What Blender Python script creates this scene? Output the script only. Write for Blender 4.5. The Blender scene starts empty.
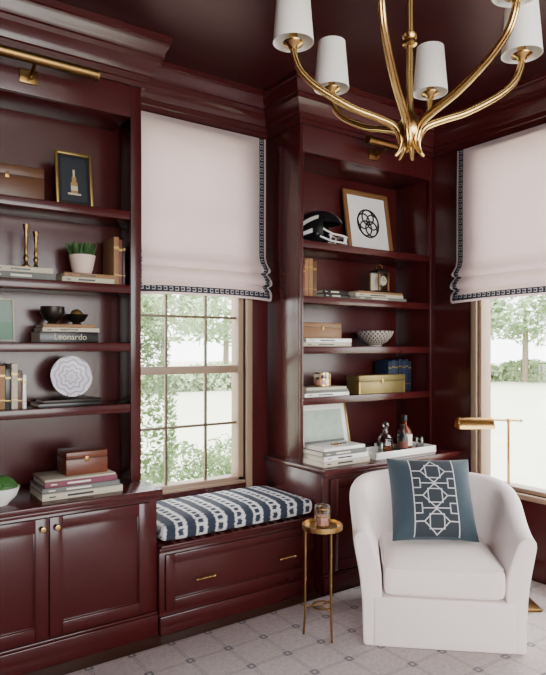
import bpy, bmesh, math, random
from mathutils import Vector, Matrix
random.seed(7)
R=math.radians
SC=bpy.context.scene
# ------------------------------------------------------------------ materials
def mat(name,col,rough=.5,metal=0,var=.08,scale=12,bump=0,bscale=60,coat=0,sheen=0,trans=0,emit=0,stretch=None):
    m=bpy.data.materials.new(name); m.use_nodes=True
    n=m.node_tree.nodes; l=m.node_tree.links; p=n['Principled BSDF']
    tc=n.new('ShaderNodeTexCoord'); nz=n.new('ShaderNodeTexNoise'); nz.inputs['Scale'].default_value=scale; nz.inputs['Detail'].default_value=4
    src=tc.outputs['Object']
    if stretch:
        mp=n.new('ShaderNodeMapping'); mp.inputs['Scale'].default_value=stretch; l.new(src,mp.inputs[0]); src=mp.outputs[0]
    l.new(src,nz.inputs['Vector'])
    mx=n.new('ShaderNodeMix'); mx.data_type='RGBA'
    c=Vector(col); mx.inputs[6].default_value=(*[max(0,v*(1-var)) for v in c],1); mx.inputs[7].default_value=(*[min(1,v*(1+var)) for v in c],1)
    l.new(nz.outputs['Fac'],mx.inputs[0]); l.new(mx.outputs[2],p.inputs['Base Color'])
    p.inputs['Roughness'].default_value=rough; p.inputs['Metallic'].default_value=metal
    p.inputs['Coat Weight'].default_value=coat; p.inputs['Sheen Weight'].default_value=sheen; p.inputs['Transmission Weight'].default_value=trans
    if emit:
        l.new(mx.outputs[2],p.inputs['Emission Color']); p.inputs['Emission Strength'].default_value=emit
    if bump:
        n2=n.new('ShaderNodeTexNoise'); n2.inputs['Scale'].default_value=bscale; l.new(src,n2.inputs['Vector'])
        b=n.new('ShaderNodeBump'); b.inputs['Strength'].default_value=bump; b.inputs['Distance'].default_value=.01
        l.new(n2.outputs['Fac'],b.inputs['Height']); l.new(b.outputs[0],p.inputs['Normal'])
    return m
def hx(r,g,b): 
    f=lambda v:(v/255/12.92 if v/255<=.04045 else ((v/255+.055)/1.055)**2.4)
    return (f(r),f(g),f(b))
PAINT=mat('maroon_paint',hx(64,21,21),.22,var=.05,scale=3,bump=.03,bscale=25)
CEILP=mat('maroon_ceiling_paint',hx(54,18,20),.32,var=.05,scale=3)
BRASS=mat('brass',hx(206,170,108),.25,1,var=.10,scale=30)
BRASSD=mat('aged_brass',hx(146,113,68),.32,1,var=.15,scale=30)
WOOD=mat('walnut',hx(82,48,24),.4,var=.4,scale=6,stretch=(1,8,14))
WOODL=mat('oak',hx(120,82,46),.45,var=.3,scale=6,stretch=(1,8,14))
WOODR=mat('rosewood',hx(96,46,24),.35,var=.45,scale=6,stretch=(1,8,14))
WHITE=mat('white_ceramic',hx(232,230,226),.3,var=.02)
PAPER=mat('book_pages',hx(208,200,180),.8,var=.08,scale=80,stretch=(1,1,20))
CREAM=mat('cream_cloth',hx(186,177,156),.7,var=.05)
BLACK=mat('black_gloss',hx(18,18,20),.3,var=.1)
DARKB=mat('black_bronze',hx(38,32,28),.35,.6,var=.2)
NAVY=mat('navy_cloth',hx(18,32,56),.6,var=.1)
TEAL=mat('teal_velvet',hx(42,61,71),.75,var=.15,scale=40,sheen=.25,bump=.1,bscale=200)
GREY=mat('grey_cloth',hx(105,106,102),.7)
PINK=mat('pink_cloth',hx(115,56,74),.6)
TAN=mat('tan_cloth',hx(136,98,62),.6)
BLUE=mat('blue_cloth',hx(26,47,76),.5)
GREEN=mat('sage_art',hx(100,138,116),.6,var=.2,scale=8)
REDB=mat('red_leather',hx(98,42,33),.5)
TERRA=mat('pink_stone_pot',hx(212,186,174),.6)
LEAF=mat('foliage',hx(56,96,42),.6,var=.5,scale=20)
LEAFD=mat('hedge_leaves',hx(112,142,84),.7,var=.5,scale=3)
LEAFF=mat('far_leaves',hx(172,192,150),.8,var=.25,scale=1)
BARK=mat('bark',hx(130,118,100),.9,var=.3)
LAWN=mat('lawn_ground',hx(214,220,194),.9,var=.08,scale=2)
UPH=mat('chair_linen',hx(246,234,230),.85,var=.03,scale=60,bump=.12,bscale=350,sheen=.15)
FRAMEW=mat('window_taupe_paint',hx(146,121,100),.45,var=.04)
MUNT=mat('window_bronze_bars',hx(94,78,54),.4,var=.1)
SHADEW=mat('lampshade_linen',hx(248,243,236),.8,var=.02,scale=100)
GOLD=mat('gold_leaf',hx(160,132,76),.35,.8,var=.2)
AMBER=mat('whiskey_amber',hx(90,35,12),.1,var=.2)
LABEL=mat('paper_label',hx(218,210,192),.7)
WAX=mat('pink_wax',hx(225,170,155),.5)
def glassmat():
    m=bpy.data.materials.new('window_glass'); m.use_nodes=True; n=m.node_tree.nodes;l=m.node_tree.links
    n.remove(n['Principled BSDF']); o=n['Material Output']
    t=n.new('ShaderNodeBsdfTransparent'); g=n.new('ShaderNodeBsdfGlossy'); g.inputs['Roughness'].default_value=.02
    nz=n.new('ShaderNodeTexNoise'); nz.inputs['Scale'].default_value=1
    mr=n.new('ShaderNodeMapRange'); mr.inputs[3].default_value=.04; mr.inputs[4].default_value=.08; l.new(nz.outputs[0],mr.inputs[0])
    x=n.new('ShaderNodeMixShader'); l.new(mr.outputs[0],x.inputs[0]); l.new(t.outputs[0],x.inputs[1]); l.new(g.outputs[0],x.inputs[2]); l.new(x.outputs[0],o.inputs[0])
    return m
GLASS=glassmat()
def cglass():
    m=bpy.data.materials.new('clear_glass'); m.use_nodes=True; n=m.node_tree.nodes;l=m.node_tree.links
    n.remove(n['Principled BSDF']); o=n['Material Output']
    t=n.new('ShaderNodeBsdfTransparent'); t.inputs[0].default_value=(.92,.92,.92,1); g=n.new('ShaderNodeBsdfGlossy'); g.inputs['Roughness'].default_value=.08
    lw=n.new('ShaderNodeLayerWeight'); lw.inputs[0].default_value=.4
    x=n.new('ShaderNodeMixShader'); l.new(lw.outputs['Facing'],x.inputs[0]); l.new(t.outputs[0],x.inputs[1]); l.new(g.outputs[0],x.inputs[2]); l.new(x.outputs[0],o.inputs[0])
    return m
CG=cglass()
class NT:
    def __init__(s,m): s.n=m.node_tree.nodes; s.l=m.node_tree.links
    def m(s,op,a,b=None,c=None):
        x=s.n.new('ShaderNodeMath'); x.operation=op
        for i,v in enumerate((a,b,c)):
            if v is None: continue
            if isinstance(v,(int,float)): x.inputs[i].default_value=v
            else: s.l.new(v,x.inputs[i])
        return x.outputs[0]
    def xyz(s):
        tc=s.n.new('ShaderNodeTexCoord'); sp=s.n.new('ShaderNodeSeparateXYZ'); s.l.new(tc.outputs['Object'],sp.inputs[0]); return tc.outputs['Object'],sp.outputs
    def mix(s,f,a,b):
        x=s.n.new('ShaderNodeMix'); x.data_type='RGBA'; s.l.new(f,x.inputs[0])
        for i,v in ((6,a),(7,b)):
            if isinstance(v,tuple): x.inputs[i].default_value=(*v,1)
            else: s.l.new(v,x.inputs[i])
        return x.outputs[2]
    def noise(s,vec,sc,d=2):
        x=s.n.new('ShaderNodeTexNoise'); x.inputs['Scale'].default_value=sc; x.inputs['Detail'].default_value=d; s.l.new(vec,x.inputs['Vector']); return x.outputs['Fac']
def newmat(name,rough):
    m=bpy.data.materials.new(name); m.use_nodes=True; m.node_tree.nodes['Principled BSDF'].inputs['Roughness'].default_value=rough; return m
def rugmat():
    m=newmat('rug_wool',.95); t=NT(m); v,o=t.xyz(); S=.21
    def ab(c):
        f=t.m('FRACT',t.m('DIVIDE',c,S)); return t.m('MULTIPLY',t.m('ABSOLUTE',t.m('SUBTRACT',f,.5)),S)
    ax=ab(o[0]); ay=ab(o[1])
    def dbl(a): return t.m('LESS_THAN',t.m('ABSOLUTE',t.m('SUBTRACT',a,.006)),.003)
    lines=t.m('MAXIMUM',dbl(ax),dbl(ay))
    sq=t.m('MULTIPLY',t.m('LESS_THAN',ax,.020),t.m('LESS_THAN',ay,.020))
    sq2=t.m('MULTIPLY',t.m('LESS_THAN',ax,.008),t.m('LESS_THAN',ay,.008))
    nz=t.noise(v,60,4)
    base=t.mix(nz,hx(172,160,160),hx(226,214,212))
    c=t.mix(t.m('MULTIPLY',lines,.6),base,hx(150,142,148))
    c=t.mix(t.m('MULTIPLY',sq,.8),c,hx(112,106,118))
    c=t.mix(t.m('MULTIPLY',sq2,.7),c,hx(215,208,206))
    t.l.new(c,t.n['Principled BSDF'].inputs['Base Color'])
    b=t.n.new('ShaderNodeBump'); b.inputs['Strength'].default_value=.4; b.inputs['Distance'].default_value=.004; t.l.new(t.noise(v,250),b.inputs['Height']); t.l.new(b.outputs[0],t.n['Principled BSDF'].inputs['Normal'])
    return m
RUG=rugmat()
def stripemat():
    m=newmat('ikat_stripe_fabric',.85); t=NT(m); v,o=t.xyz()
    mp=t.n.new('ShaderNodeMapping'); mp.inputs['Scale'].default_value=(1,6,6); t.l.new(v,mp.inputs[0])
    nz=t.m('SUBTRACT',t.noise(mp.outputs[0],14,5),.5)
    x=t.m('ADD',o[0],t.m('MULTIPLY',nz,.034))
    f=t.m('FRACT',t.m('DIVIDE',x,.122))
    def soft(a,w=.03):
        mr=t.n.new('ShaderNodeMapRange'); mr.inputs[1].default_value=-w; mr.inputs[2].default_value=w; t.l.new(a,mr.inputs[0]); return mr.outputs[0]
    wide=t.m('MULTIPLY',soft(t.m('SUBTRACT',f,.06)),soft(t.m('SUBTRACT',.50,f)))
    yy=t.m('ADD',t.m('ADD',o[1],o[2]),t.m('MULTIPLY',nz,.03))
    dash=soft(t.m('SUBTRACT',t.m('ABSOLUTE',t.m('SUBTRACT',t.m('FRACT',t.m('DIVIDE',yy,.052)),.5)),.16),.06)
    thin=t.m('MULTIPLY',t.m('MULTIPLY',soft(t.m('SUBTRACT',f,.62)),soft(t.m('SUBTRACT',.88,f))),dash)
    fl=t.m('MAXIMUM',wide,thin)
    dk=t.mix(t.noise(v,60),hx(14,22,36),hx(40,50,68))
    c=t.mix(fl,hx(204,203,204),dk)
    t.l.new(c,t.n['Principled BSDF'].inputs['Base Color']); return m
STRIPE=stripemat()
E0,E1,BB0,BB1=.014,.052,.052,.014
def fabricT(name,ca,cb,sc,key=None):
    m=bpy.data.materials.new(name); m.use_nodes=True; t=NT(m); n=t.n; l=t.l
    n.remove(n['Principled BSDF']); o=n['Material Output']; v,xyz=t.xyz()
    if key:
        W,H=key; s=E1-E0
        fx=t.m('FRACT',t.m('DIVIDE',t.m('SUBTRACT',t.m('ABSOLUTE',xyz[0]),W/2-E1),s)); fz=t.m('FRACT',t.m('DIVIDE',t.m('ADD',xyz[2],H-BB1),s))
        dx=t.m('ABSOLUTE',t.m('SUBTRACT',fx,.5)); dz=t.m('ABSOLUTE',t.m('SUBTRACT',fz,.5)); d=t.m('MAXIMUM',dx,dz)
        ring=t.m('MULTIPLY',t.m('GREATER_THAN',d,.17),t.m('LESS_THAN',d,.31))
        gap=t.m('MULTIPLY',t.m('LESS_THAN',dz,.09),t.m('GREATER_THAN',fx,.5))
        k=t.m('MULTIPLY',ring,t.m('SUBTRACT',1,gap))
        c=t.mix(k,cb,ca)
    else: c=t.mix(t.noise(v,sc,3),ca,cb)
    d=n.new('ShaderNodeBsdfDiffuse'); tr=n.new('ShaderNodeBsdfTranslucent'); x=n.new('ShaderNodeMixShader'); x.inputs[0].default_value=.04 if key else .18
    l.new(c,d.inputs[0]); l.new(c,tr.inputs[0]); l.new(d.outputs[0],x.inputs[1]); l.new(tr.outputs[0],x.inputs[2]); l.new(x.outputs[0],o.inputs[0]); return m
SHFAB=fabricT('shade_linen',hx(208,190,189),hx(218,201,200),150)
def platemat(name,base,ink):
    m=newmat(name,.3); t=NT(m); v,o=t.xyz()
    r=t.m('SQRT',t.m('ADD',t.m('MULTIPLY',o[0],o[0]),t.m('MULTIPLY',o[2],o[2])))
    an=t.m('ARCTAN2',o[2],o[0])
    pet=t.m('MULTIPLY',t.m('SINE',t.m('MULTIPLY',an,8)),.006)
    k=t.m('LESS_THAN',t.m('FRACT',t.m('DIVIDE',t.m('ADD',r,pet),.027)),.35)
    c=t.mix(t.m('MULTIPLY',k,.8),base,ink); t.l.new(c,t.n['Principled BSDF'].inputs['Base Color']); return m
PLATE=platemat('painted_plate_glaze',hx(218,212,218),hx(140,138,172))
def bowlmat():
    m=newmat('lattice_bowl_glaze',.4); t=NT(m); v,o=t.xyz()
    an=t.m('MULTIPLY',t.m('ARCTAN2',o[1],o[0]),.12)
    a=t.m('FRACT',t.m('DIVIDE',t.m('ADD',an,o[2]),.03)); b=t.m('FRACT',t.m('DIVIDE',t.m('SUBTRACT',an,o[2]),.03))
    k=t.m('MULTIPLY',t.m('LESS_THAN',a,.6),t.m('LESS_THAN',b,.6))
    c=t.mix(k,hx(172,160,150),hx(60,50,52)); t.l.new(c,t.n['Principled BSDF'].inputs['Base Color']); return m
BOWLM=bowlmat()

# ------------------------------------------------------------------ mesh builder
class B:
    def __init__(s,name): s.name=name; s.bm=bmesh.new(); s.mats=[]
    def mi(s,m):
        if m not in s.mats: s.mats.append(m)
        return s.mats.index(m)
    def add(s,t,m,M=None):
        if M is not None: t.transform(M)
        bmesh.ops.recalc_face_normals(t,faces=t.faces[:])
        i=s.mi(m)
        for f in t.faces: f.material_index=i; f.smooth=True
        me=bpy.data.meshes.new('t'); t.to_mesh(me); t.free(); s.bm.from_mesh(me); bpy.data.meshes.remove(me)
    def box(s,x0,x1,y0,y1,z0,z1,m,bev=.002,M=None,seg=2):
        t=bmesh.new(); bmesh.ops.create_cube(t,size=1)
        for v in t.verts: v.co=Vector(((x0+x1)/2+v.co.x*(x1-x0),(y0+y1)/2+v.co.y*(y1-y0),(z0+z1)/2+v.co.z*(z1-z0)))
        if bev: bmesh.ops.bevel(t,geom=t.edges[:],offset=min(bev,.45*min(x1-x0,y1-y0,z1-z0)),segments=seg,affect='EDGES',profile=.5)
        s.add(t,m,M)
    def lathe(s,prof,c,m,seg=28,M=None,rib=0):
        t=bmesh.new(); rings=[]
        for r,z in prof:
            if r<1e-5: rings.append([t.verts.new((c[0],c[1],c[2]+z))])
            else:
                rings.append([t.verts.new((c[0]+(r*(1+(rib if k%2 else 0)))*math.cos(2*math.pi*k/seg),c[1]+(r*(1+(rib if k%2 else 0)))*math.sin(2*math.pi*k/seg),c[2]+z)) for k in range(seg)])
        for a,b in zip(rings,rings[1:]):
            for k in range(seg):
                k2=(k+1)%seg
                q=[a[k%len(a)],a[k2%len(a)],b[k2%len(b)],b[k%len(b)]]
                u=[]; [u.append(v) for v in q if v not in u]
                if len(u)>=3: t.faces.new(u)
        s.add(t,m,M)
    def cyl(s,c,r,h,m,seg=24,r2=None,M=None,bev=0):
        r2=r if r2 is None else r2
        s.lathe([(0,0),(r,0),(r2,h),(0,h)],c,m,seg,M)
    def tube(s,pts,rad,m,seg=10,rib=0,twist=0,closed=False,M=None):
        pts=[Vector(p) for p in pts]; n=len(pts)
        if not hasattr(rad,'__len__'): rad=[rad]*n
        t=bmesh.new(); rings=[]; N=None
        for i,p in enumerate(pts):
            if closed: T=(pts[(i+1)%n]-pts[i-1]).normalized()
            else: T=(pts[min(i+1,n-1)]-pts[max(i-1,0)]).normalized()
            if N is None:
                N=T.cross(Vector((0,0,1)));
                if N.length<.1: N=T.cross(Vector((0,1,0)))
            N=(N-T*N.dot(T)).normalized(); Bn=T.cross(N)
            rings.append([t.verts.new(p+(N*math.cos(a)+Bn*math.sin(a))*rad[i]*(1+(rib if k%2 else 0))) for k in range(seg) for a in [2*math.pi*k/seg+twist*i]])
        rr=rings+([rings[0]] if closed else [])
        for a,b in zip(rr,rr[1:]):
            for k in range(seg): t.faces.new([a[k],a[(k+1)%seg],b[(k+1)%seg],b[k]])
        if not closed: t.faces.new(rings[0]); t.faces.new(rings[-1])
        s.add(t,m,M)
    def ball(s,c,r,m,sub=3,sc=(1,1,1),noise=0,M=None):
        t=bmesh.new(); bmesh.ops.create_icosphere(t,subdivisions=sub,radius=r)
        for v in t.verts:
            k=1+random.uniform(-noise,noise); v.co=Vector((c[0]+v.co.x*sc[0]*k,c[1]+v.co.y*sc[1]*k,c[2]+v.co.z*sc[2]*k))
        s.add(t,m,M)
    def poly(s,vs,fs,m,M=None):
        t=bmesh.new(); V=[t.verts.new(v) for v in vs]
        for f in fs: t.faces.new([V[i] for i in f])
        s.add(t,m,M)
    def done(s,loc=(0,0,0),rot=(0,0,0),parent=None,ang=35,sub=0,recalc=False):
        me=bpy.data.meshes.new(s.name); s.bm.to_mesh(me); s.bm.free()
        for m in s.mats: me.materials.append(m)
        me.set_sharp_from_angle(angle=R(ang))
        o=bpy.data.objects.new(s.name,me); SC.collection.objects.link(o); o.location=loc; o.rotation_euler=rot
        if parent: o.parent=parent
        if sub:
            md=o.modifiers.new('sub','SUBSURF'); md.levels=sub; md.render_levels=sub
        return o
def empty(name,loc=(0,0,0),rot=(0,0,0)):
    e=bpy.data.objects.new(name,None); SC.collection.objects.link(e); e.location=loc; e.rotation_euler=rot; e.empty_display_size=.1; return e

YW=3.48; XR=3.66; ZC=3.20; XL=-1.6; YF=-2.2
X1=1.36; X2=2.40; YL=3.20; YR=3.11
# ------------------------------------------------------------------ room shell
b=B('floor'); b.box(XL-.15,XR+.15,YF-.15,YW+.15,-.1,0,mat('dark_oak_floor',hx(70,45,35),.4,var=.3,scale=4,stretch=(1,12,1)),0); b.done()
b=B('rug'); b.box(-.9,XR-.03,-1.6,2.845,.0005,.012,RUG,.004); b.done()
b=B('ceiling'); b.box(XL-.15,XR+.15,YF-.15,YW+.15,ZC,ZC+.1,CEILP,0); b.done()
WX0,WX1,WZ0,WZ1=1.40,2.22,.60,2.88
b=B('wall_back')
b.box(XL-.15,WX0,YW,YW+.15,0,ZC,PAINT,0); b.box(WX1,XR+.15,YW,YW+.15,0,ZC,PAINT,0)
b.box(WX0,WX1,YW,YW+.15,0,WZ0,PAINT,0); b.box(WX0,WX1,YW,YW+.15,WZ1,ZC,PAINT,0); b.done()
RY0,RY1,RZ0=1.22,2.71,.55
b=B('wall_right')
b.box(XR,XR+.15,YF-.15,RY0,0,ZC,PAINT,0); b.box(XR,XR+.15,RY1,YW,0,ZC,PAINT,0)
b.box(XR,XR+.15,RY0,RY1,0,RZ0,PAINT,0); b.box(XR,XR+.15,RY0,RY1,WZ1,ZC,PAINT,0); b.done()
b=B('wall_left'); b.box(XL-.15,XL,YF-.15,YW,0,ZC,PAINT,0); b.done()
b=B('wall_front')
b.box(XL,-1.2,YF-.15,YF,0,ZC,PAINT,0); b.box(3.2,XR,YF-.15,YF,0,ZC,PAINT,0); b.box(-1.2,3.2,YF-.15,YF,0,.5,PAINT,0); b.box(-1.2,3.2,YF-.15,YF,2.9,ZC,PAINT,0); b.done()
b=B('fill_window')  # unseen window, added behind the camera to let fill light in
for x in (-1.2,-.12,.98,2.08,3.14): b.box(x,x+.06,YF-.1,YF-.04,.5,2.9,FRAMEW)
for z in (.5,1.7,2.84): b.box(-1.2,3.2,YF-.1,YF-.04,z,z+.06,FRAMEW)
b.done()
def sweep(name,path,prof,m):
    b=B(name); n=len(path); P=[Vector(p) for p in path]; t=bmesh.new(); rings=[]
    for i in range(n):
        d0=(P[i]-P[i-1]).normalized() if i>0 else None; d1=(P[i+1]-P[i]).normalized() if i<n-1 else None
        rn=lambda d:Vector((d.y,-d.x))
        if d0 is None: mv=rn(d1)
        elif d1 is None: mv=rn(d0)
        else:
            a,c=rn(d0),rn(d1); mv=(a+c)/(1+a.dot(c))
        rings.append([t.verts.new((P[i].x+mv.x*o,P[i].y+mv.y*o,z)) for o,z in prof])
    k=len(prof)
    for a,c in zip(rings,rings[1:]):
        for j in range(k): t.faces.new([a[j],a[(j+1)%k],c[(j+1)%k],c[j]])
    t.faces.new(rings[0]); t.faces.new(rings[-1]); b.add(t,m); return b.done(ang=25)
CP=[(.018,2.93),(.02,2.955),(.030,2.96),(.032,2.99),(.042,2.995),(.050,3.02),(.065,3.045),(.082,3.06),(.085,3.085),(.096,3.09),(.10,3.115),(.115,3.14),(.118,3.16),(.128,3.165),(.128,3.199)]
CP=[(.001,2.93)]+CP+[(.001,3.199)]
sweep('trim_1',[(.25,YL),(X1,YL),(X1,YW),(X2,YW),(X2,YR),(XR,YR),(XR,YF)],CP,PAINT)
sweep('baseboard_right',[(XR,2.84),(XR,YF)],[(.001,.0125),(.018,.0125),(.018,.12),(.01,.14),(.001,.145)],PAINT)
# ------------------------------------------------------------------ bookcases
def bookcase(x0,x1,yf,tops,sl,sr):
    b=B('bookcase'); yb=YW-.001; z0=.768
    b.box(x0,x0+.02,yf+.02,yb,z0,ZC-.002,PAINT,.001); b.box(x1-.02,x1,yf+.02,yb,z0,ZC-.002,PAINT,.001)
    b.box(x0,x0+sl,yf,yf+.022,z0,ZC-.002,PAINT,.003); b.box(x1-sr,x1,yf,yf+.022,z0,ZC-.002,PAINT,.003)
    b.box(x0+sl,x1-sr,yf,yf+.022,2.76,ZC-.002,PAINT,.003)
    b.box(x0+sl,x1-sr,yf+.022,yb,2.76,2.79,PAINT,.001)
    b.box(x0+.02,x1-.02,yb-.012,yb,z0,2.78,PAINT,0)
    for z in tops:
        b.box(x0+.018,x1-.018,yf+.012,yb-.01,z-.045,z,PAINT,.003)
        b.box(x0+sl,x1-sr,yf+.004,yf+.016,z-.047,z,PAINT,.004)
    return b.done()
LT=[2.248,1.845,1.528,1.195]; RT=[2.194,1.836,1.510,1.178]
bookcase(.25,X1,YL,LT,.06,.06); bookcase(X2,XR-.001,YR,RT,.025,.03)
def panel(b,x0,x1,z0,z1,yf,fw=.06,m=PAINT):
    b.box(x0,x1,yf+.014,yf+.024,z0,z1,m,.001)
    b.box(x0,x0+fw,yf,yf+.02,z0,z1,m,.003); b.box(x1-fw,x1,yf,yf+.02,z0,z1,m,.003)
    b.box(x0+fw,x1-fw,yf,yf+.02,z0,z0+fw,m,.003); b.box(x0+fw,x1-fw,yf,yf+.02,z1-fw,z1,m,.003)
    e=.007
    for a in ((x0+fw,x0+fw+e,z0+fw,z1-fw),(x1-fw-e,x1-fw,z0+fw,z1-fw),(x0+fw,x1-fw,z0+fw,z0+fw+e),(x0+fw,x1-fw,z1-fw-e,z1-fw)):
        b.box(a[0],a[1],yf+.007,yf+.018,a[2],a[3],m,.002)
def knob(b,x,y,z):
    M=Matrix.Translation((x,y,z))@Matrix.Rotation(R(90),4,'X')
    b.lathe([(0,0),(.008,0),(.006,.004),(.005,.014),(.012,.018),(.015,.024),(.012,.030),(0,.032)],(0,0,0),BRASS,20,M)
def cabinet(x0,x1,yf,doors,cx0,cx1):
    b=B('base_cabinet')
    b.box(x0,x1,yf+.021,YW-.002,0,.735,PAINT,.002)
    b.box(x0,x1,yf-.005,yf+.022,0,.11,PAINT,.004); b.box(x0,x1,yf+.0,yf+.02,.11,.125,PAINT,.005)
    b.box(cx0,cx1,yf-.03,YW-.001,.736,.7665,PAINT,.006,seg=3)
    b.box(x0,x1,yf-.008,yf+.03,.715,.736,PAINT,.006)
    b.box(x0,x1,yf+.016,yf+.03,.11,.735,PAINT,.001)
    for d in doors: panel(b,d[0],d[1],.135,.70,yf-.004)
    for d in doors:
        kx=d[1]-.03 if d[2]=='r' else d[0]+.03; knob(b,kx,yf-.004,.655)
    return b.done()
cabinet(.25,X1,2.98,[(.295,.802,'r'),(.808,1.315,'l')],.25,X1+.015)
cabinet(X2-.012,XR-.002,2.86,[(2.435,3.02,'r'),(3.03,3.62,'l')],X2-.035,XR-.002)
b=B('window_bench')
bx0,bx1=X1+.003,X2-.014
b.box(bx0,bx1,2.985,YW-.002,0,.45,PAINT,.002)
b.box(bx0,bx1,2.945,YW-.002,.45,.470,PAINT,.006,seg=3); b.box(bx0,bx1,2.965,2.99,.425,.45,PAINT,.005)
b.box(bx0,bx1,2.955,2.99,0,.095,PAINT,.005); b.box(bx0,bx1,2.97,2.99,.095,.425,PAINT,.001)
panel(b,bx0+.03,bx1-.03,.125,.415,2.952,.05)
for x in (1.615,2.165):
    b.tube([(x-.05,2.925,.262),(x+.05,2.925,.262)],.0055,BRASS,12)
    for dx in (-.042,.042): b.tube([(x+dx,2.968,.262),(x+dx,2.925,.262)],.005,BRASS,10)
    for dx in (-.053,.053): b.ball((x+dx,2.925,.262),.0075,BRASS,2)
b.done()
def cushion(name,w,d,h,m,p=8,k=.5,bul=.0,cuts=14):
    t=bmesh.new(); bmesh.ops.create_cube(t,size=2); bmesh.ops.subdivide_edges(t,edges=t.edges[:],cuts=cuts,use_grid_fill=True)
    for v in t.verts:
        x,y,z=v.co; q=max(abs(x),abs(y)); fz=1-k*q**p
        bz=bul*(1-x*x)*(1-y*y)/h*2 if z>0 else 0
        s=1-.03*abs(z)**3
        v.co=Vector((x*w/2*s,y*d/2*s,z*h/2*(fz+bz)))
    b=B(name); b.add(t,m)
    return b
b=cushion('bench_cushion',bx1-bx0-.01,.505,.115,STRIPE,p=14,k=.30,bul=.012)
b.done(((bx0+bx1)/2,2.945+.257,.4705+.0585),sub=1)
# ------------------------------------------------------------------ windows
b=B('window_1'); y0,y1=YW+.02,YW+.11; FB=.045
for a in ((WX0,WX0+FB,WZ0,WZ1),(WX1-FB,WX1,WZ0,WZ1),(WX0,WX1,WZ0,WZ0+FB),(WX0,WX1,WZ1-FB,WZ1)):
    b.box(a[0]+.001,a[1]-.001,y0,y1,a[2]+.001,a[3]-.001,FRAMEW,.004)
b.box(WX0+.04,WX1-.04,y0+.01,y0+.05,1.335,1.385,FRAMEW,.004)
for z in (1.70,2.04,2.38,1.0): b.box(WX0+.04,WX1-.04,y0+.025,y0+.045,z-.008,z+.008,MUNT,.003)
for x in (1.665,1.945): b.box(x-.008,x+.008,y0+.022,y0+.042,WZ0+.03,WZ1-.03,MUNT,.003)
b.box(WX0+.03,WX1-.03,y0+.05,y0+.054,WZ0+.03,WZ1-.03,GLASS,0)
yc=YW-.02
b.box(WX1-.002,WX1+.045,yc,YW-.001,WZ0-.04,2.90,FRAMEW,.005); b.box(X1+.003,WX0+.002,yc,YW-.001,WZ0-.04,2.90,FRAMEW,.005)
b.box(WX0,WX1,YW-.001,YW+.10,WZ0+.001,WZ0+.02,FRAMEW,.003); b.done()
b=B('window_2'); FB=.03
xx0,xx1=XR+.002,XR+.11
for a in ((RY0,RY0+FB,RZ0,WZ1),(RY1-FB,RY1,RZ0,WZ1),(RY0,RY1,RZ0,RZ0+FB),(RY0,RY1,WZ1-FB,WZ1)):
    b.box(xx0,xx1,a[0]+.001,a[1]-.001,a[2]+.001,a[3]-.001,FRAMEW,.004)
b.box(XR+.07,XR+.074,RY0+.02,RY1-.02,RZ0+.02,WZ1-.02,GLASS,0)
b.box(XR-.02,XR-.001,RY1-.002,RY1+.045,RZ0-.03,2.9,FRAMEW,.005); b.box(XR-.02,XR-.001,RY0-.055,RY0+.002,RZ0-.03,2.9,FRAMEW,.005)
b.box(XR-.04,XR+.0,RY0-.06,RY1+.05,RZ0-.035,RZ0-.001,FRAMEW,.006)
b.done()
# ------------------------------------------------------------------ roman shades
def shade(W,H,loc,rot):
    b=B('roman_shade'); t=bmesh.new()
    TR=fabricT('shade_greek_trim',hx(170,167,170),hx(54,57,68),0,(W,H))
    e0,e1=E0,E1
    us=[0,e0,e1]+[e1+(W-2*e1)*i/16 for i in range(1,16)]+[W-e1,W-e0,W]
    pr=[(0,0,0),(.3,.002,0),(.6,.003,0),(H-.285,.006,0),(H-.25,.014,.002),(H-.218,.034,.008),(H-.198,.046,.014),(H-.184,.040,.012),(H-.177,.02,.006),
        (H-.172,.018,.004),(H-.157,.036,.010),(H-.132,.052,.018),(H-.110,.056,.020),(H-.098,.048,.016),(H-.090,.028,.008),
        (H-.086,.028,.006),(H-.072,.042,.012),(H-BB0,.054,.016),(H-.033,.057,.016),(H-BB1,.056,.014),(H-.002,.05,.010),(H,.044,.008)]
    V=[]
    for d,o,w in pr:
        row=[]
        for u in us:
            q=u/W*2-1
            wav=.005*math.sin(u*9+d*3)*(1 if d>.1 else 0)
            row.append(t.verts.new((u-W/2+q*w,-o-wav-.005,-d)))
        V.append(row)
    ti=b.mi(SHFAB); tj=b.mi(TR)
    nR=len(V); nC=len(us)
    for i in range(nR-1):
        for j in range(nC-1):
            f=t.faces.new([V[i][j],V[i][j+1],V[i+1][j+1],V[i+1][j]]); f.smooth=True
            side=j in (1,nC-3); lo=pr[i+1][0]<=H-BB1+.0005; bot=pr[i][0]>=H-BB0-.0005 and lo
            f.material_index=tj if ((side and lo) or (bot and 1<=j<=nC-3)) else ti
    bmesh.ops.solidify(t,geom=t.faces[:],thickness=.003)
    for v in t.verts:
        q=v.co.x/(W/2); dd=-v.co.z
        if dd>H-.285: v.co.z-=.014*(q**4)*(dd-(H-.285))/.285
    me=bpy.data.meshes.new('roman_shade'); t.to_mesh(me); t.free(); b.bm.from_mesh(me)
    b.box(-W/2+.003,W/2-.003,-.001,.022,-.04,.0,SHFAB,.002)
    return b.done(loc,rot,ang=60)
shade(.945,1.08,(1.878,YW-.045,2.905),(0,0,0))
shade(1.76,1.075,(XR-.045,1.965,2.905),(0,0,R(-90)))
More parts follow.
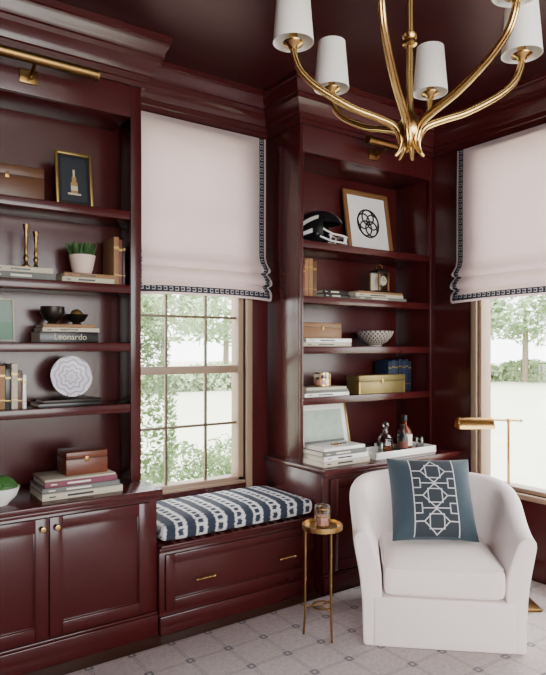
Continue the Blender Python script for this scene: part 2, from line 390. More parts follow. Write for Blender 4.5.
# ------------------------------------------------------------------ picture lights
def plight(xc,yf,L):
    b=B('picture_light'); z=2.885; y=yf-.13
    b.tube([(xc-L/2,y,z),(xc+L/2,y,z)],.026,BRASSD,20)
    for s in (-1,1): b.tube([(xc+s*L/2,y,z),(xc+s*(L/2+.008),y,z)],.029,BRASSD,20)
    b.box(xc-.045,xc+.045,yf-.012,yf-.0005,z-.075,z-.005,BRASSD,.004)
    b.tube([(xc,yf-.01,z-.045),(xc,yf-.05,z-.05),(xc,yf-.10,z-.035),(xc,y,z-.02)],.009,BRASSD,10)
    b.cyl((xc,yf-.05,z-.07),.008,.02,BRASSD)
    b.done()
plight(.765,YL,.60); plight(3.04,YR,.34)
# ------------------------------------------------------------------ books
def bookH(b,x0,x1,y0,y1,z,t,m,M=None):
    c=.003
    b.box(x0,x1,y0,y1,z,z+c,m,.001,M); b.box(x0,x1,y0,y1,z+t-c,z+t,m,.001,M); b.box(x0,x1,y0,y0+c,z+.0005,z+t-.0005,m,.001,M)
    b.box(x0+.004,x1-.004,y0+c,y1-.004,z+c,z+t-c,PAPER,0,M)
    if t>.02:
        ink=LABEL if m in (BLACK,DARKB,NAVY,PINK,GREY) else BLACK
        L=x1-x0; h=t*.16; zc=z+t/2
        b.box(x0+L*.30,x0+L*.62,y0-.0006,y0+.001,zc-h,zc+h,ink,0,M); b.box(x0+L*.08,x0+L*.16,y0-.0006,y0+.001,zc-h*.6,zc+h*.6,ink,0,M)
def bookV(b,x,t,y0,y1,z,h,m):
    c=.0025
    b.box(x,x+c,y0,y1,z,z+h,m,.001); b.box(x+t-c,x+t,y0,y1,z,z+h,m,.001); b.box(x,x+t,y0,y0+c,z,z+h,m,.001)
    b.box(x+c,x+t-c,y0+c,y1-.004,z+.004,z+h-.005,PAPER,0)
    b.box(x+.0005,x+t-.0005,y0-.0006,y0+.001,z+h*.75,z+h*.80,GOLD,0); b.box(x+.0005,x+t-.0005,y0-.0006,y0+.001,z+h*.2,z+h*.22,GOLD,0)
def stack(x0,x1,y0,y1,z,items,jit=.012):
    b=B('book_stack'); z+=.0008
    for k,(t,m,sh) in enumerate(items):
        j=random.uniform(-jit,jit)
        bookH(b,x0+sh+j,x1-sh+j,y0+sh*.5,y1-sh*.5,z,t,m); z+=t+.0003
    b.done(); return z+.0003
def row(x0,y0,y1,z,items):
    b=B('book_row'); x=x0
    for t,h,m in items:
        bookV(b,x,t,y0+random.uniform(0,.01),y1,z+.0008,h,m); x+=t+.0008
    b.done()
def text(s,size,loc,m,name,parent=None,rz=0):
    c=bpy.data.curves.new(name,'FONT'); c.body=s; c.size=size; c.extrude=.0004; c.align_x='CENTER'; c.align_y='CENTER'; c.materials.append(m)
    o=bpy.data.objects.new(name,c); SC.collection.objects.link(o); o.location=loc; o.rotation_euler=(R(90),0,rz); 
    if parent: o.parent=parent
    return o
def woodbox(x0,x1,y0,y1,z,h,m,trim=BRASSD):
    b=B('wooden_box'); z+=.0008; zl=z+h*.68
    b.box(x0,x1,y0,y1,z,zl,m,.003); b.box(x0,x1,y0,y1,zl+.002,z+h,m,.005); b.box(x0+.004,x1-.004,y0+.004,y1-.004,zl-.01,zl+.01,BLACK,0)
    xc=(x0+x1)/2; b.box(xc-.01,xc+.01,y0-.003,y0+.001,zl-.015,zl+.012,trim,.001); b.done()
woodbox(.50,.855,3.25,3.42,LT[0],.165,WOOD)
def picture(x,y,z,w,h,fw,fm,mm,art,tilt=8,rz=0,name='framed_picture'):
    b=B(name)
    for a in ((-w/2,-w/2+fw,0,h),(w/2-fw,w/2,0,h),(-w/2+fw,w/2-fw,0,fw),(-w/2+fw,w/2-fw,h-fw,h)): b.box(a[0],a[1],-.018,0,a[2],a[3],fm,.003)
    b.box(-w/2+fw*.6,w/2-fw*.6,-.008,-.002,fw*.6,h-fw*.6,mm,0)
    art(b,w,h); return b.done((x,y,z+.003),(R(-tilt),0,R(rz)))
OCH=mat('ochre_ink',hx(150,115,65),.6)
def art_bottle(b,w,h):
    b.box(-w/2+.03,w/2-.03,-.0092,-.0078,.03,h-.03,mat('dark_print',hx(22,26,36),.5),0)
    b.box(-.018,.018,-.0102,-.009,.075,.135,OCH,0); b.box(-.011,.011,-.0102,-.009,.135,.165,OCH,0); b.box(-.005,.005,-.0102,-.009,.165,.205,CREAM,0); b.box(-.018,.018,-.0104,-.009,.09,.115,CREAM,0); b.box(-.035,.035,-.0102,-.009,.065,.075,CREAM,0)
picture(1.025,3.30,LT[0],.195,.30,.014,GOLD,BLACK,art_bottle)
z=stack(.60,.915,3.24,3.42,LT[1],[(.035,GREY,0),(.028,CREAM,.01)])
for xx in (.775,.835):
    b=B('brass_candlestick'); h=.22 if xx<.8 else .195
    b.lathe([(0,0),(.026,0),(.026,.006),(.012,.014),(.007,.03),(.012,.045),(.012,.055),(.007,.065),(.011,.085),(.007,.10),(.007,h*.7),(.012,h*.76),(.009,h*.84),(.013,h*.9),(.016,h*.97),(.016,h),(.009,h),(.009,h-.015),(0,h-.015)],(xx,3.31+(xx-.8)*.8,z),BRASSD,20); b.done()
z=stack(.935,1.215,3.24,3.43,LT[1],[(.028,CREAM,0),(.022,TAN,.006)])
b=B('potted_plant'); c=(1.075,3.33,z)
b.lathe([(0,0),(.045,0),(.056,.03),(.068,.09),(.070,.104),(.063,.104),(.058,.085),(0,.085)],c,TERRA,28)
for i in range(1000):
    a=random.uniform(0,6.283); r=random.uniform(0,.058); L=random.uniform(.05,.088); s=random.uniform(0,.5)*r/.05
    p=Vector((c[0]+r*math.cos(a),c[1]+r*math.sin(a),c[2]+.084)); q=p+Vector((math.cos(a)*s*L*.8,math.sin(a)*s*L*.8,L)); w=Vector((-math.sin(a+i),math.cos(a+i),0))*.002
    b.poly([p-w,p+w,q+w*.6,q-w*.6],[(0,1,2,3)],LEAF)
b.done()
row(1.222,3.25,3.42,LT[1],[(.030,.262,TAN),(.024,.25,REDB),(.012,.255,BLACK)])
def art_green(b,w,h): b.box(-w/2+.012,w/2-.012,-.0092,-.0078,.012,h*.45,GREEN,0)
picture(.64,3.32,LT[2],.17,.22,.008,CREAM,mat('sage_mat',hx(125,143,134),.6),art_green)
z0=LT[2]+.0008
b=B('book_stack')
bookH(b,.845,1.14,3.245,3.43,z0+.0553,.022,CREAM); bookH(b,.85,1.12,3.25,3.42,z0+.0776,.018,TAN)
c_=.003
b.box(.830,1.135,3.24,3.43,z0,z0+c_,BLACK,.001); b.box(.830,1.135,3.24,3.43,z0+.052,z0+.055,BLACK,.001); b.box(.830,1.135,3.24,3.243,z0,z0+.055,BLACK,.001); b.box(.834,1.131,3.243,3.426,z0+c_,z0+.052,PAPER,0)
o=b.done()
text('Leonardo',.044,(.985,3.2385,z0+.028),CREAM,'spine_title',o)
zt=z0+.097
b=B('decorative_bowl'); b.lathe([(0,0),(.03,0),(.022,.012),(.045,.03),(.062,.06),(.060,.092),(.055,.092),(.056,.06),(.04,.034),(0,.02)],(.915,3.32,zt),DARKB,28); b.done()
b=B('decorative_bowl'); b.lathe([(0,0),(.025,0),(.02,.01),(.04,.02),(.062,.055),(.058,.055),(.036,.026),(0,.018)],(1.045,3.33,zt),DARKB,28)
b.ball((1.045,3.33,zt+.05),.036,GOLD,2,noise=.05); b.done()
row(.58,3.25,3.42,LT[3],[(.03,.20,GREY),(.028,.22,CREAM),(.03,.215,TAN),(.026,.20,BLACK),(.03,.225,CREAM),(.022,.19,WOOD),(.018,.17,WHITE)])
z=stack(.835,1.155,3.24,3.43,LT[3],[(.018,BLACK,0),(.016,DARKB,.008)])
b=B('decorative_plate'); M=Matrix.Rotation(R(90-12),4,'X')
b.lathe([(0,0),(.045,0),(.06,.006),(.108,.018),(.11,.021),(.105,.022),(.06,.011),(0,.008)],(0,0,0),PLATE,40,M)
for s in (-1,1): b.tube([(s*.03,-.045,-.108),(s*.03,-.03,-.112),(s*.03,.035,-.112),(s*.03,.02,-.02)],.003,BLACK,8); b.tube([(s*.03,-.045,-.108),(s*.03,-.045,-.092)],.003,BLACK,8)
b.tube([(-.03,.03,-.112),(.03,.03,-.112)],.003,BLACK,8)
b.done((1.01,3.32,z+.1155))
ZCn=.7673
b=B('moss_bowl'); b.lathe([(0,0),(.04,0),(.045,.008),(.078,.04),(.094,.082),(.089,.084),(.074,.045),(0,.02)],(.605,3.09,ZCn),WHITE,32)
b.ball((.605,3.09,ZCn+.072),.082,LEAF,4,(1,1,.78),noise=.06); b.done()
z=stack(.785,1.185,3.03,3.28,ZCn-.001,[(.032,CREAM,0),(.026,GREY,.008),(.028,PINK,.02),(.010,CREAM,.025)])
woodbox(.915,1.125,3.08,3.24,z,.115,WOODR)
# ---- right case
b=B('football_helmet')
t=bmesh.new(); bmesh.ops.create_uvsphere(t,u_segments=40,v_segments=28,radius=1)
def shell(c,k=1.0): 
    return Vector((c[0]*.170*k*(1.04 if c[0]<0 else 1),c[1]*.130*k,c[2]*.140*k))
for v in t.verts: v.co=shell(v.co)
def cut(c): return (c.x>.055 and c.z<.040) or c.z<-.105 or (c.x>.0 and c.z<-.085)
kill=[f for f in t.faces if cut(f.calc_center_median())]
bmesh.ops.delete(t,geom=kill,context='FACES'); bmesh.ops.solidify(t,geom=t.faces[:],thickness=.008); b.add(t,BLACK)
# centre stripes and a plain side chevron laid on the shell
def band(fn,n,w,m):
    vs=[];fs=[]
    for i in range(n+1):
        for s in (-w,w):
            d=Vector(fn(i/n,s)).normalized(); vs.append(tuple(shell(d,1.012)))
    for i in range(n): fs.append((2*i,2*i+1,2*i+3,2*i+2))
    b.poly(vs,fs,m)
for off in (-.16,.16):
    band(lambda q,s:(math.cos(R(22+q*150)),off+s,math.sin(R(22+q*150))),24,.05,WHITE)
for sd in (-1,1):
    band(lambda q,s:(-.75+q*.85,sd*.8,.10+.45*q+s),12,.13,WHITE)
    band(lambda q,s:(-.80+q*.70,sd*.9,-.35+.25*q+s),10,.09,WHITE)
    b.ball((.005,sd*.124,-.035),.018,BLACK,2,(1,.4,1))
    b.tube([(.05,sd*.118,-.005),(.11,sd*.100,-.040),(.175,sd*.050,-.050)],.0065,WHITE,8); b.tube([(.03,sd*.116,-.055),(.10,sd*.09,-.085),(.17,sd*.050,-.096)],.0065,WHITE,8)
    b.tube([(.10,sd*.105,-.034),(.095,sd*.095,-.083)],.006,WHITE,8)
for zz in (-.050,-.096): b.tube([(.173,-.052,zz),(.192,0,zz-.003),(.173,.052,zz)],.0065,WHITE,8)
for yy in (-.03,.03): b.tube([(.182,yy,-.050),(.180,yy,-.098)],.0065,WHITE,8)
b.done((2.70,3.29,RT[0]+.1105),(0,0,R(-50)))
def art_rings(b,w,h):
    for k in range(5):
        a=k*math.pi*2/5+.3; cx,cz=.048*math.cos(a),h/2+.048*math.sin(a)
        b.tube([(cx+.058*math.cos(q),-.0095,cz+.058*math.sin(q)) for q in [i*math.pi/12 for i in range(24)]],.006,BLACK,6,closed=True)
    b.tube([(.108*math.cos(q),-.0095,h/2+.108*math.sin(q)) for q in [i*math.pi/16 for i in range(32)]],.006,BLACK,6,closed=True)
picture(3.27,3.37,RT[0],.46,.49,.036,WOODL,WHITE,art_rings,tilt=9)
row(2.445,3.16,3.36,RT[1],[(.034,.21,REDB),(.030,.245,TAN),(.034,.25,TAN),(.030,.235,WOOD)])
stack(2.62,2.85,3.15,3.35,RT[1],[(.028,BLACK,0),(.024,DARKB,.004)])
z=stack(2.90,3.40,3.14,3.36,RT[1],[(.022,GREY,0),(.024,CREAM,.015),(.016,TAN,.03)])
b=B('glass_lantern'); cx,cy=3.24,3.25
b.box(cx-.065,cx+.065,cy-.055,cy+.055,z,z+.018,DARKB,.004); b.box(cx-.06,cx+.06,cy-.05,cy+.05,z+.15,z+.165,DARKB,.004)
for sx in (-1,1):
    for sy in (-1,1): b.box(cx+sx*.052-.004,cx+sx*.052+.004,cy+sy*.043-.004,cy+sy*.043+.004,z+.018,z+.15,BRASSD,.001)
b.box(cx-.05,cx+.05,cy-.042,cy-.040,z+.018,z+.15,CG,0); b.box(cx-.05,cx+.05,cy+.040,cy+.042,z+.018,z+.15,LABEL,0)
b.lathe([(0,0),(.045,0),(.04,.01),(.02,.016),(.01,.02),(0,.02)],(cx,cy,z+.165),DARKB); b.tube([(cx-.03,cy,z+.17),(cx-.028,cy,z+.2),(cx,cy,z+.212),(cx+.028,cy,z+.2),(cx+.03,cy,z+.17)],.003,BRASSD,8)
M=Matrix.Translation((cx,cy-.036,z+.09))@Matrix.Rotation(R(90),4,'X'); b.lathe([(0,0),(.034,0),(.034,.004),(0,.004)],(0,0,0),LABEL,24,M); b.tube([(cx,cy-.0405,z+.09),(cx,cy-.0405,z+.115)],.0015,BLACK,6); b.tube([(cx,cy-.0405,z+.09),(cx+.018,cy-.0405,z+.09)],.0015,BLACK,6)
b.done()
z=stack(2.455,2.87,3.14,3.36,RT[2],[(.026,CREAM,0),(.026,WHITE,.01)])
woodbox(2.47,2.80,3.17,3.34,z,.105,WOODL)
b=B('decorative_bowl'); b.lathe([(0,0),(.055,0),(.05,.012),(.09,.035),(.125,.075),(.140,.112),(.133,.112),(.118,.078),(.08,.042),(0,.022)],(0,0,0),BOWLM,40); b.done((3.22,3.28,RT[2]+.001))
z=stack(2.455,2.84,3.14,3.36,RT[3],[(.024,WHITE,0),(.018,GREY,.01),(.018,CREAM,.02)])
def candle(c,r,h,name='glass_candle',faceted=True):
    b=B(name); b.lathe([(0,0),(r*.9,0),(r,.006),(r,h),(r-.004,h),(r-.004,.008),(0,.008)],c,CG,12 if faceted else 28)
    b.lathe([(0,.009),(r-.005,.009),(r-.005,h*.5),(0,h*.5)],c,WAX,24); b.tube([(c[0],c[1],c[2]+h*.5),(c[0]+.001,c[1],c[2]+h*.5+.01)],.0012,BLACK,6)
    for f0,f1 in ((.05,.12),(.5,.55),(.86,.93)): b.lathe([(r+.0008,h*f0),(r+.0008,h*f1)],c,BRASS,28)
    for k in range(10):
        a=k*math.pi/5; b.tube([(c[0]+(r+.0006)*math.cos(a),c[1]+(r+.0006)*math.sin(a),c[2]+h*.08),(c[0]+(r+.0006)*math.cos(a),c[1]+(r+.0006)*math.sin(a),c[2]+h*.9)],.0011,BRASS,6)
    b.done()
candle((2.67,3.22,z),.055,.098)
OLB=mat('olive_brass_box',hx(118,102,60),.4,.6,var=.25)
b=B('lidded_box'); gx0,gx1,gy0,gy1,gz=2.92,3.37,3.125,3.25,RT[3]+.001
b.box(gx0,gx1,gy0,gy1,gz,gz+.085,OLB,.003); b.box(gx0-.004,gx1+.004,gy0-.004,gy1+.004,gz+.088,gz+.13,OLB,.004); b.box(gx0+.004,gx1-.004,gy0+.004,gy1-.004,gz+.08,gz+.09,BLACK,0)
for xa in (gx0,gx1-.012): b.box(xa,xa+.012,gy0-.002,gy0+.001,gz+.002,gz+.083,GOLD,0)
b.box((gx0+gx1)/2-.012,(gx0+gx1)/2+.012,gy0-.007,gy0-.003,gz+.07,gz+.105,GOLD,.001)
b.done()
row(3.36,3.27,3.42,RT[3],[(.034,.22,NAVY),(.036,.23,BLUE),(.034,.225,NAVY),(.036,.235,NAVY),(.036,.225,BLUE),(.036,.235,NAVY),(.03,.22,NAVY)])
def art_sketch(b,w,h):
    b.box(-w/2+.05,w/2-.05,-.0092,-.0078,.05,h-.05,mat('pale_landscape',hx(165,180,165),.6,var=.3,scale=15),0); b.box(-w/2+.05,w/2-.05,-.0102,-.009,.05,.09,GREY,0)
picture(2.76,3.29,ZCn,.46,.35,.013,GOLD,WHITE,art_sketch,tilt=12)
z=stack(2.41,2.80,2.90,3.13,ZCn-.001,[(.034,CREAM,0),(.028,WHITE,.01),(.030,GREY,.012),(.02,WHITE,.025)])
b=B('magnifying_glass'); b.tube([(2.60+.03*math.cos(q),3.0+.03*math.sin(q),z+.004) for q in [i*math.pi/12 for i in range(24)]],.0035,BRASS,8,closed=True); b.tube([(2.63,3.0,z+.004),(2.70,3.01,z+.005)],.005,BLACK,8); b.done()
b=B('serving_tray'); tx0,tx1,ty0,ty1,tz=2.86,3.45,2.90,3.12,ZCn
b.box(tx0,tx1,ty0,ty1,tz,tz+.012,WHITE,.003)
for a in ((tx0,tx1,ty0,ty0+.01),(tx0,tx1,ty1-.01,ty1),(tx0,tx0+.01,ty0,ty1),(tx1-.01,tx1,ty0,ty1)): b.box(*a,tz+.01,tz+.045,WHITE,.003)
b.done(); tz+=.013
b=B('glass_decanter'); c=(3.07,3.02,tz)
b.lathe([(0,0),(.050,0),(.053,.01),(.053,.10),(.038,.125),(.017,.14),(.015,.165),(.022,.17),(.016,.17),(0,.165)],c,CG,8); b.lathe([(0,.006),(.047,.006),(.047,.055),(0,.055)],c,AMBER,8); b.ball((c[0],c[1],tz+.19),.024,CG,2); b.done()
b=B('liquor_bottle'); c=(3.29,3.05,tz)
b.lathe([(0,0),(.050,0),(.052,.008),(.052,.13),(.036,.155),(.017,.175),(.016,.215),(.019,.22),(.019,.24),(0,.24)],c,AMBER,28); b.lathe([(.0528,.03),(.0528,.11)],c,LABEL,28); b.lathe([(.0198,.2),(.0198,.242),(0,.242)],c,BLACK,20); b.done()
b=B('liquor_bottle'); c=(3.19,2.975,tz)
b.lathe([(0,0),(.033,0),(.035,.008),(.035,.10),(.02,.125),(.012,.14),(.012,.17),(.015,.175),(.015,.19),(0,.19)],c,BLACK,28); b.lathe([(.0358,.03),(.0358,.08)],c,REDB,28); b.done()
for p in ((2.965,2.98),(3.39,3.0)):
    b=B('drinking_glass'); b.lathe([(0,0),(.028,0),(.031,.08),(.028,.08),(.026,.008),(0,.008)],(*p,tz),CG,20); b.done()
# ------------------------------------------------------------------ side table
e=B('side_table'); tx,ty=2.045,2.465
e.lathe([(0,.562),(.098,.562),(.105,.566),(.105,.590),(.100,.590),(.098,.572),(0,.572)],(tx,ty,0),BRASS,40)
e.lathe([(0,.5725),(.096,.5725),(.096,.5735),(0,.5735)],(tx,ty,0),BRASSD,40)
for k in range(3):
    a=R(20+120*k); p=[(tx+r*math.cos(a),ty+r*math.sin(a),z) for r,z in ((.088,.563),(.088,.30),(.09,.10),(.097,.014))]
    e.tube(p,[.007,.006,.006,.006],BRASSD,8); 
    for zz in (.15,.3,.45): e.ball((tx+.088*math.cos(a),ty+.088*math.sin(a),zz),.0085,BRASSD,1)
    e.tube([(tx+.09*math.cos(a),ty+.09*math.sin(a),.16),(tx,ty,.17)],.004,BRASSD,8)
e.lathe([(.05,.163),(.055,.163),(.055,.17),(.05,.17),(.05,.163)],(tx,ty,0),BRASSD,24)
e.done()
candle((tx,ty,.5745),.040,.11)
# ------------------------------------------------------------------ armchair
ch=empty('armchair',(2.685,2.275,.0125),(0,0,R(-42.6)))
b=B('shell'); t=bmesh.new(); path=[]
hw=.392; yf=-.36; yc=.0
for i in range(7): path.append((-hw,yf+(yc-yf)*i/6,-1,0))
for i in range(1,18):
    a=math.pi-math.pi*i/18; x,y=hw*math.cos(a),yc+.39*math.sin(a); nx,ny=math.cos(a)/hw,math.sin(a)/.39; L=math.hypot(nx,ny); path.append((x,y,nx/L,ny/L))
for i in range(7): path.append((hw,yc+(yf-yc)*i/6,1,0))
S=[0]
for p,q in zip(path,path[1:]): S.append(S[-1]+math.hypot(p[0]-q[0],p[1]-q[1]))
T=S[-1]; rings=[]
def ring(p,s,shr=0,dy=0):
    u=1-abs(s/T*2-1); g=min(1,u/.62); g=g*g*(3-2*g); h=.570+.170*g-shr*.6
    fl=.045+.035*g
    prof=[(0,.0),(0,.008),(.002,.10),(.006,.28),(.008+fl*.45,h*.72),(.010+fl*.85,h-.06),(.008+fl,h-.025),(-.015+fl,h-.003),(-.045+fl*.9,h),(-.070+fl*.8,h-.02),(-.080+fl*.7,h-.055),(-.090+fl*.3,h*.75),(-.095,.38),(-.095,.2),(-.095,.008),(-.095,.0)]
    mid=-.035
    return [t.verts.new((p[0]+p[2]*(mid+(o-mid)*(1-shr*4)),p[1]+p[3]*(mid+(o-mid)*(1-shr*4))+dy,z)) for o,z in prof]
rings.append(ring(path[0],0,.022,-.022)); rings.append(ring(path[0],0,.004,-.019))
for p,s in zip(path,S): rings.append(ring(p,s))
rings.append(ring(path[-1],T,.004,-.019)); rings.append(ring(path[-1],T,.022,-.022))
k=len(rings[0])
for a,c in zip(rings,rings[1:]):
    for j in range(k): t.faces.new([a[j],a[(j+1)%k],c[(j+1)%k],c[j]])
t.faces.new(rings[0]); t.faces.new(rings[-1]); b.add(t,UPH); b.done(parent=ch,sub=1,ang=80)
b=B('seat_base'); b.box(-.342,.342,-.385,.27,.0,.248,UPH,.012,seg=4); b.done(parent=ch,ang=80)
b=cushion('seat_cushion',.585,.60,.180,UPH,p=10,k=.24,bul=.010); b.done((0,-.105,.338),parent=ch,sub=1,ang=80)
b=B('seat_piping')
for z in (.274,.399): 
    q=[]
    for i in range(64):
        a=2*math.pi*i/64; c,s=math.cos(a),math.sin(a); n=12; r=(abs(c)**n+abs(s)**n)**(-1/n); q.append((.291*c*r,-.105+.299*s*r,z))
    b.tube(q,.004,UPH,8,closed=True)
b.done(parent=ch)
# ------------------------------------------------------------------ throw pillow
pw,ph,pt=.47,.46,.085
def pf(u,v): return pt*(max(0,1-abs(u)**3.2)**.6)*(max(0,1-abs(v)**3.2)**.6)
def px(u,v): return u*pw/2*(1-.05*(1-v*v)), v*ph/2*(1-.05*(1-u*u))
b=B('throw_pillow'); t=bmesh.new(); n=28
for sgn in (-1,1):
    V=[[None]*(n+1) for _ in range(n+1)]
    for i in range(n+1):
        for j in range(n+1):
            u,v=math.sin((i/n*2-1)*math.pi/2),math.sin((j/n*2-1)*math.pi/2); x,z=px(u,v); V[i][j]=t.verts.new((x,sgn*pf(u,v),z))
    for i in range(n):
        for j in range(n): t.faces.new([V[i][j],V[i+1][j],V[i+1][j+1],V[i][j+1]])
bmesh.ops.remove_doubles(t,verts=t.verts[:],dist=.0005); b.add(t,TEAL)
PW=mat('white_embroidery',hx(198,198,200),.8)
PD=mat('charcoal_panel',hx(42,50,57),.8)
def strip(pts,w,m,off=.0015):
    for (u0,v0),(u1,v1) in zip(pts,pts[1:]):
        L=math.hypot(u1-u0,v1-v0); k=max(1,int(L/.05)); du,dv=(u1-u0)/L,(v1-v0)/L; e=w*.5
        vs=[];fs=[]
        for i in range(k+1):
            q=-e+ (L+2*e)*i/k
            for s in (-w,w):
                u=u0+du*q-dv*s; v=v0+dv*q+du*s; x,z=px(u,v); vs.append((x,-pf(u,v)-off,z))
        for i in range(k): fs.append((2*i,2*i+1,2*i+3,2*i+2))
        b.poly(vs,fs,m)
for i in range(12):
    u=-.50+1.0*(i+.5)/12; strip([(u,-.93),(u,.93)],.043,PD,.0008)
for u in (-.52,.52): strip([(u,-.95),(u,.95)],.013,PW)
W1=.013
for c in (-.62,0,.62):
    strip([(0,c+.30),(.30,c),(0,c-.30),(-.30,c),(0,c+.30)],W1,PW,.002)
    strip([(-.17,c-.17),(-.17,c+.17),(.17,c+.17),(.17,c-.17),(-.17,c-.17)],W1,PW,.0022)
    for s in (-1,1): strip([(s*.30,c),(s*.50,c)],W1,PW,.002)
for c in (-.31,.31):
    for s in (-1,1):
        strip([(s*.50,c+.12),(s*.34,c+.12),(s*.34,c-.12),(s*.50,c-.12)],W1,PW,.002); strip([(s*.34,c),(s*.0,c)],W1,PW,.002)
    strip([(0,c-.05),(0,c+.05)],W1,PW,.0022)
b.done((2.690,2.295,.0125+.443+.205),(R(-27),R(1),R(-42.6+8)))
# ------------------------------------------------------------------ floor lamp
fl=B('floor_lamp'); yaw=-35.1
fl.box(-.065,.065,-.33,.05,0,.018,BRASSD,.004,seg=3)
fl.tube([(0,0,.015),(0,0,1.045)],.0085,BRASS,14); fl.lathe([(0,0),(.018,0),(.016,.02),(.009,.03),(0,.03)],(0,0,.018),BRASS,20)
fl.lathe([(0,-.014),(.012,-.012),(.012,.012),(0,.014)],(0,0,1.04),BRASS,16)
fl.tube([(.075,0,1.04),(-.10,0,1.045)],.0065,BRASS,12); fl.ball((.078,0,1.04),.010,BRASS,2)
t=bmesh.new(); L=.22; seg=14; vs=[]
for x,s in ((-.10,.9),(-.105,1),(-.10-L+.005,1),(-.10-L,.9)):
    vs.append([t.verts.new((x,.055*s*math.cos(a),.995+.066*s*math.sin(a))) for a in [math.pi*i/seg for i in range(seg+1)]])
for a,c in zip(vs,vs[1:]):
    for i in range(seg): t.faces.new([a[i],a[i+1],c[i+1],c[i]])
t.faces.new(vs[0]); t.faces.new(vs[-1]); bmesh.ops.solidify(t,geom=t.faces[:],thickness=.002); fl.add(t,BRASS)
fl.tube([(-.12,0,1.03),(-.27,0,1.03)],.010,WHITE,10)
fl.done((3.37,2.27,.0125),(0,0,R(yaw)))
# ------------------------------------------------------------------ chandelier
cx,cy=1.665,1.519
b=B('chandelier')
from mathutils.geometry import interpolate_bezier
def bez(pts,n=8):
    out=[]; P=[Vector((p[0],0,p[1])) for p in pts]
    for i in range(len(P)-1):
        a,c=P[i],P[i+1]; ta=(P[min(i+1,len(P)-1)]-P[max(i-1,0)])/6; tc=(P[min(i+2,len(P)-1)]-P[i])/6
        seg=interpolate_bezier(a,a+ta,c-tc,c,n+1); out+=seg if i==len(P)-2 else seg[:-1]
    return out
AP=[(.052,2.185),(.034,2.21),(.030,2.245),(.055,2.290),(.12,2.318),(.20,2.345),(.28,2.385),(.345,2.425),(.392,2.47),(.413,2.515),(.42,2.55)]
cur=bez(AP,6)
for k in range(6):
    a=R(6+60*k)-R(35.1)
    M=Matrix.Translation((cx,cy,0))@Matrix.Rotation(a,4,'Z')
    nn=len(cur); rad=[]
    for i in range(nn):
        q=i/(nn-1); rad.append(.004+.0105*min(1,q/.2) if q<.2 else .0145-.0025*((q-.2)/.8))
    b.tube([tuple(p) for p in cur],rad,BRASS,24,rib=-.13,twist=0.0,M=M)
    c=(.42,0,0)
    b.lathe([(0,2.545),(.014,2.545),(.02,2.555),(.036,2.562),(.038,2.568),(.016,2.572),(.015,2.60),(0,2.60)],c,BRASS,24,M)
    b.lathe([(.0,2.60),(.012,2.60),(.012,2.66),(0,2.66)],c,WHITE,16,M)
    b.lathe([(.003,2.66),(.014,2.68),(.012,2.70),(0,2.72)],c,SHADEW,16,M)
    b.lathe([(.072,2.568),(.056,2.76),(.0545,2.76),(.0705,2.568),(.072,2.568)],c,SHADEW,36,M)
    b.tube([(.42+.0,-.058,2.755-.02),(.42,.058,2.755-.02)],.0015,BRASS,6,M=M)
b.lathe([(0,2.225),(.018,2.225),(.03,2.24),(.042,2.262),(.046,2.285),(.036,2.31),(.022,2.325),(.014,2.35),(.012,2.38),(0,2.38)],(cx,cy,0),BRASS,32,rib=.05)
b.tube([(cx,cy,2.36+i*.04) for i in range(20)],.012,BRASS,24,rib=-.13,twist=0)
b.lathe([(0,2.575),(.016,2.575),(.026,2.582),(.026,2.592),(.020,2.60),(.026,2.608),(.026,2.620),(.016,2.627),(0,2.627)],(cx,cy,0),BRASS,28)
b.lathe([(.0,3.12),(.02,3.12),(.03,3.15),(.065,3.175),(.07,3.199),(0,3.199)],(cx,cy,0),BRASS,32)
b.done(ang=50)
# ------------------------------------------------------------------ outside
b=B('lawn_ground'); b.box(-40,70,3.7,80,-.6,-.45,LAWN,0); b.box(3.9,70,-40,3.7,-.6,-.45,LAWN,0); b.done()
def leaves(name,c,r,n,size,m,trunk=0):
    b=B(name); t=bmesh.new()
    for i in range(n):
        d=Vector((random.gauss(0,1),random.gauss(0,1),random.gauss(0,1))).normalized()
        rr=random.uniform(.55,1)**.5*(1+.18*math.sin(d.x*5+c[0])*math.cos(d.z*6+d.y*4))
        p=Vector((c[0]+d.x*r[0]*rr,c[1]+d.y*r[1]*rr,c[2]+d.z*r[2]*rr))
        u=Vector((random.gauss(0,1),random.gauss(0,1),random.gauss(0,1))).normalized(); w=u.orthogonal().normalized(); s=size*random.uniform(.6,1.3)
        t.faces.new([t.verts.new(p+u*s),t.verts.new(p+w*s*.5),t.verts.new(p-u*s),t.verts.new(p-w*s*.5)])
    b.add(t,m)
    if trunk: b.tube([(c[0],c[1],-.45),(c[0]+.05,c[1],c[2]*.5),(c[0],c[1],c[2])],[trunk,trunk*.8,trunk*.4],BARK,10)
    b.done()
leaves('shrub',(2.12,4.9,.80),(.24,.3,1.2),4200,.028,LEAFD)
for i,(x,y,z,s) in enumerate(((2.85,5.4,.05,.6),(3.6,5.6,.05,.62),(4.5,5.8,.05,.6),(5.4,6.0,.0,.6))): leaves('hedge_bush',(x,y,z),(s,s*.8,s*.8),3600,.03,LEAFD)
for (x,y,z,s) in ((10,28,4.3,3.3),(14,30,4.5,3.5),(19,32,4.0,3.2),(25,31,4.6,3.4),(30,24,4.2,3.2),(33,17,4.5,3.4),(32,20.5,4.0,3.0)): leaves('garden_tree',(x,y,z),(s,s,s*.7),2800,.22,LEAFF,.2)
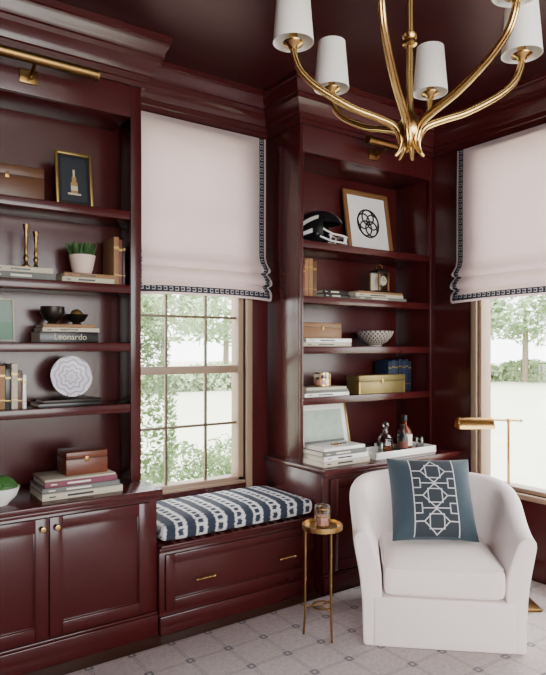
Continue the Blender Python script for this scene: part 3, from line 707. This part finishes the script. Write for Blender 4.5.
b=B('garden_hedge'); t=bmesh.new()
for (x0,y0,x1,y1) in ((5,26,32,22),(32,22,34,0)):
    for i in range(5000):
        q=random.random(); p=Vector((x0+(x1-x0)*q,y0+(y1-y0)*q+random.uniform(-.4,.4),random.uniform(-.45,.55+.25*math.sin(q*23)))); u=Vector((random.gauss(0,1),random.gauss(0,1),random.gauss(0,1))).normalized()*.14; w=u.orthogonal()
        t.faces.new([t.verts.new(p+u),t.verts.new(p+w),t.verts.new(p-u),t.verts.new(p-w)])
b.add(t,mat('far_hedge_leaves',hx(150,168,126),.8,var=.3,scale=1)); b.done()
# ------------------------------------------------------------------ light
w=bpy.data.worlds.new('World'); SC.world=w; w.use_nodes=True; nt=w.node_tree; bg=nt.nodes['Background']
sky=nt.nodes.new('ShaderNodeTexSky'); sky.sky_type='HOSEK_WILKIE'; sky.turbidity=6; sky.sun_direction=(-.3,-.5,.8)
mx=nt.nodes.new('ShaderNodeMix'); mx.data_type='RGBA'; mx.inputs[0].default_value=.92; nt.links.new(sky.outputs[0],mx.inputs[6]); mx.inputs[7].default_value=(1,1.0,1.0,1)
nt.links.new(mx.outputs[2],bg.inputs[0]); bg.inputs[1].default_value=10.0
def area(name,loc,rot,sx,sy,p,col=(1,1,1)):
    l=bpy.data.lights.new(name,'AREA'); l.shape='RECTANGLE'; l.size=sx; l.size_y=sy; l.energy=p; l.color=col
    o=bpy.data.objects.new(name,l); SC.collection.objects.link(o); o.location=loc; o.rotation_euler=rot; return o
area('fill_behind_camera',(1.0,YF-.25,1.75),(R(82),0,0),4.2,2.3,100,(1,.98,.95))  # added fill lamp, just outside the made-up opening behind the camera
# ------------------------------------------------------------------ camera
cam=bpy.data.cameras.new('Camera'); co=bpy.data.objects.new('Camera',cam); SC.collection.objects.link(co)
co.location=(0,0,1.5); co.rotation_euler=(R(90),0,-math.atan2(.575,.818)); cam.sensor_fit='HORIZONTAL'; cam.sensor_width=36; cam.lens=36*616/546; cam.shift_y=10.5/546
cam.clip_start=.05
SC.camera=co
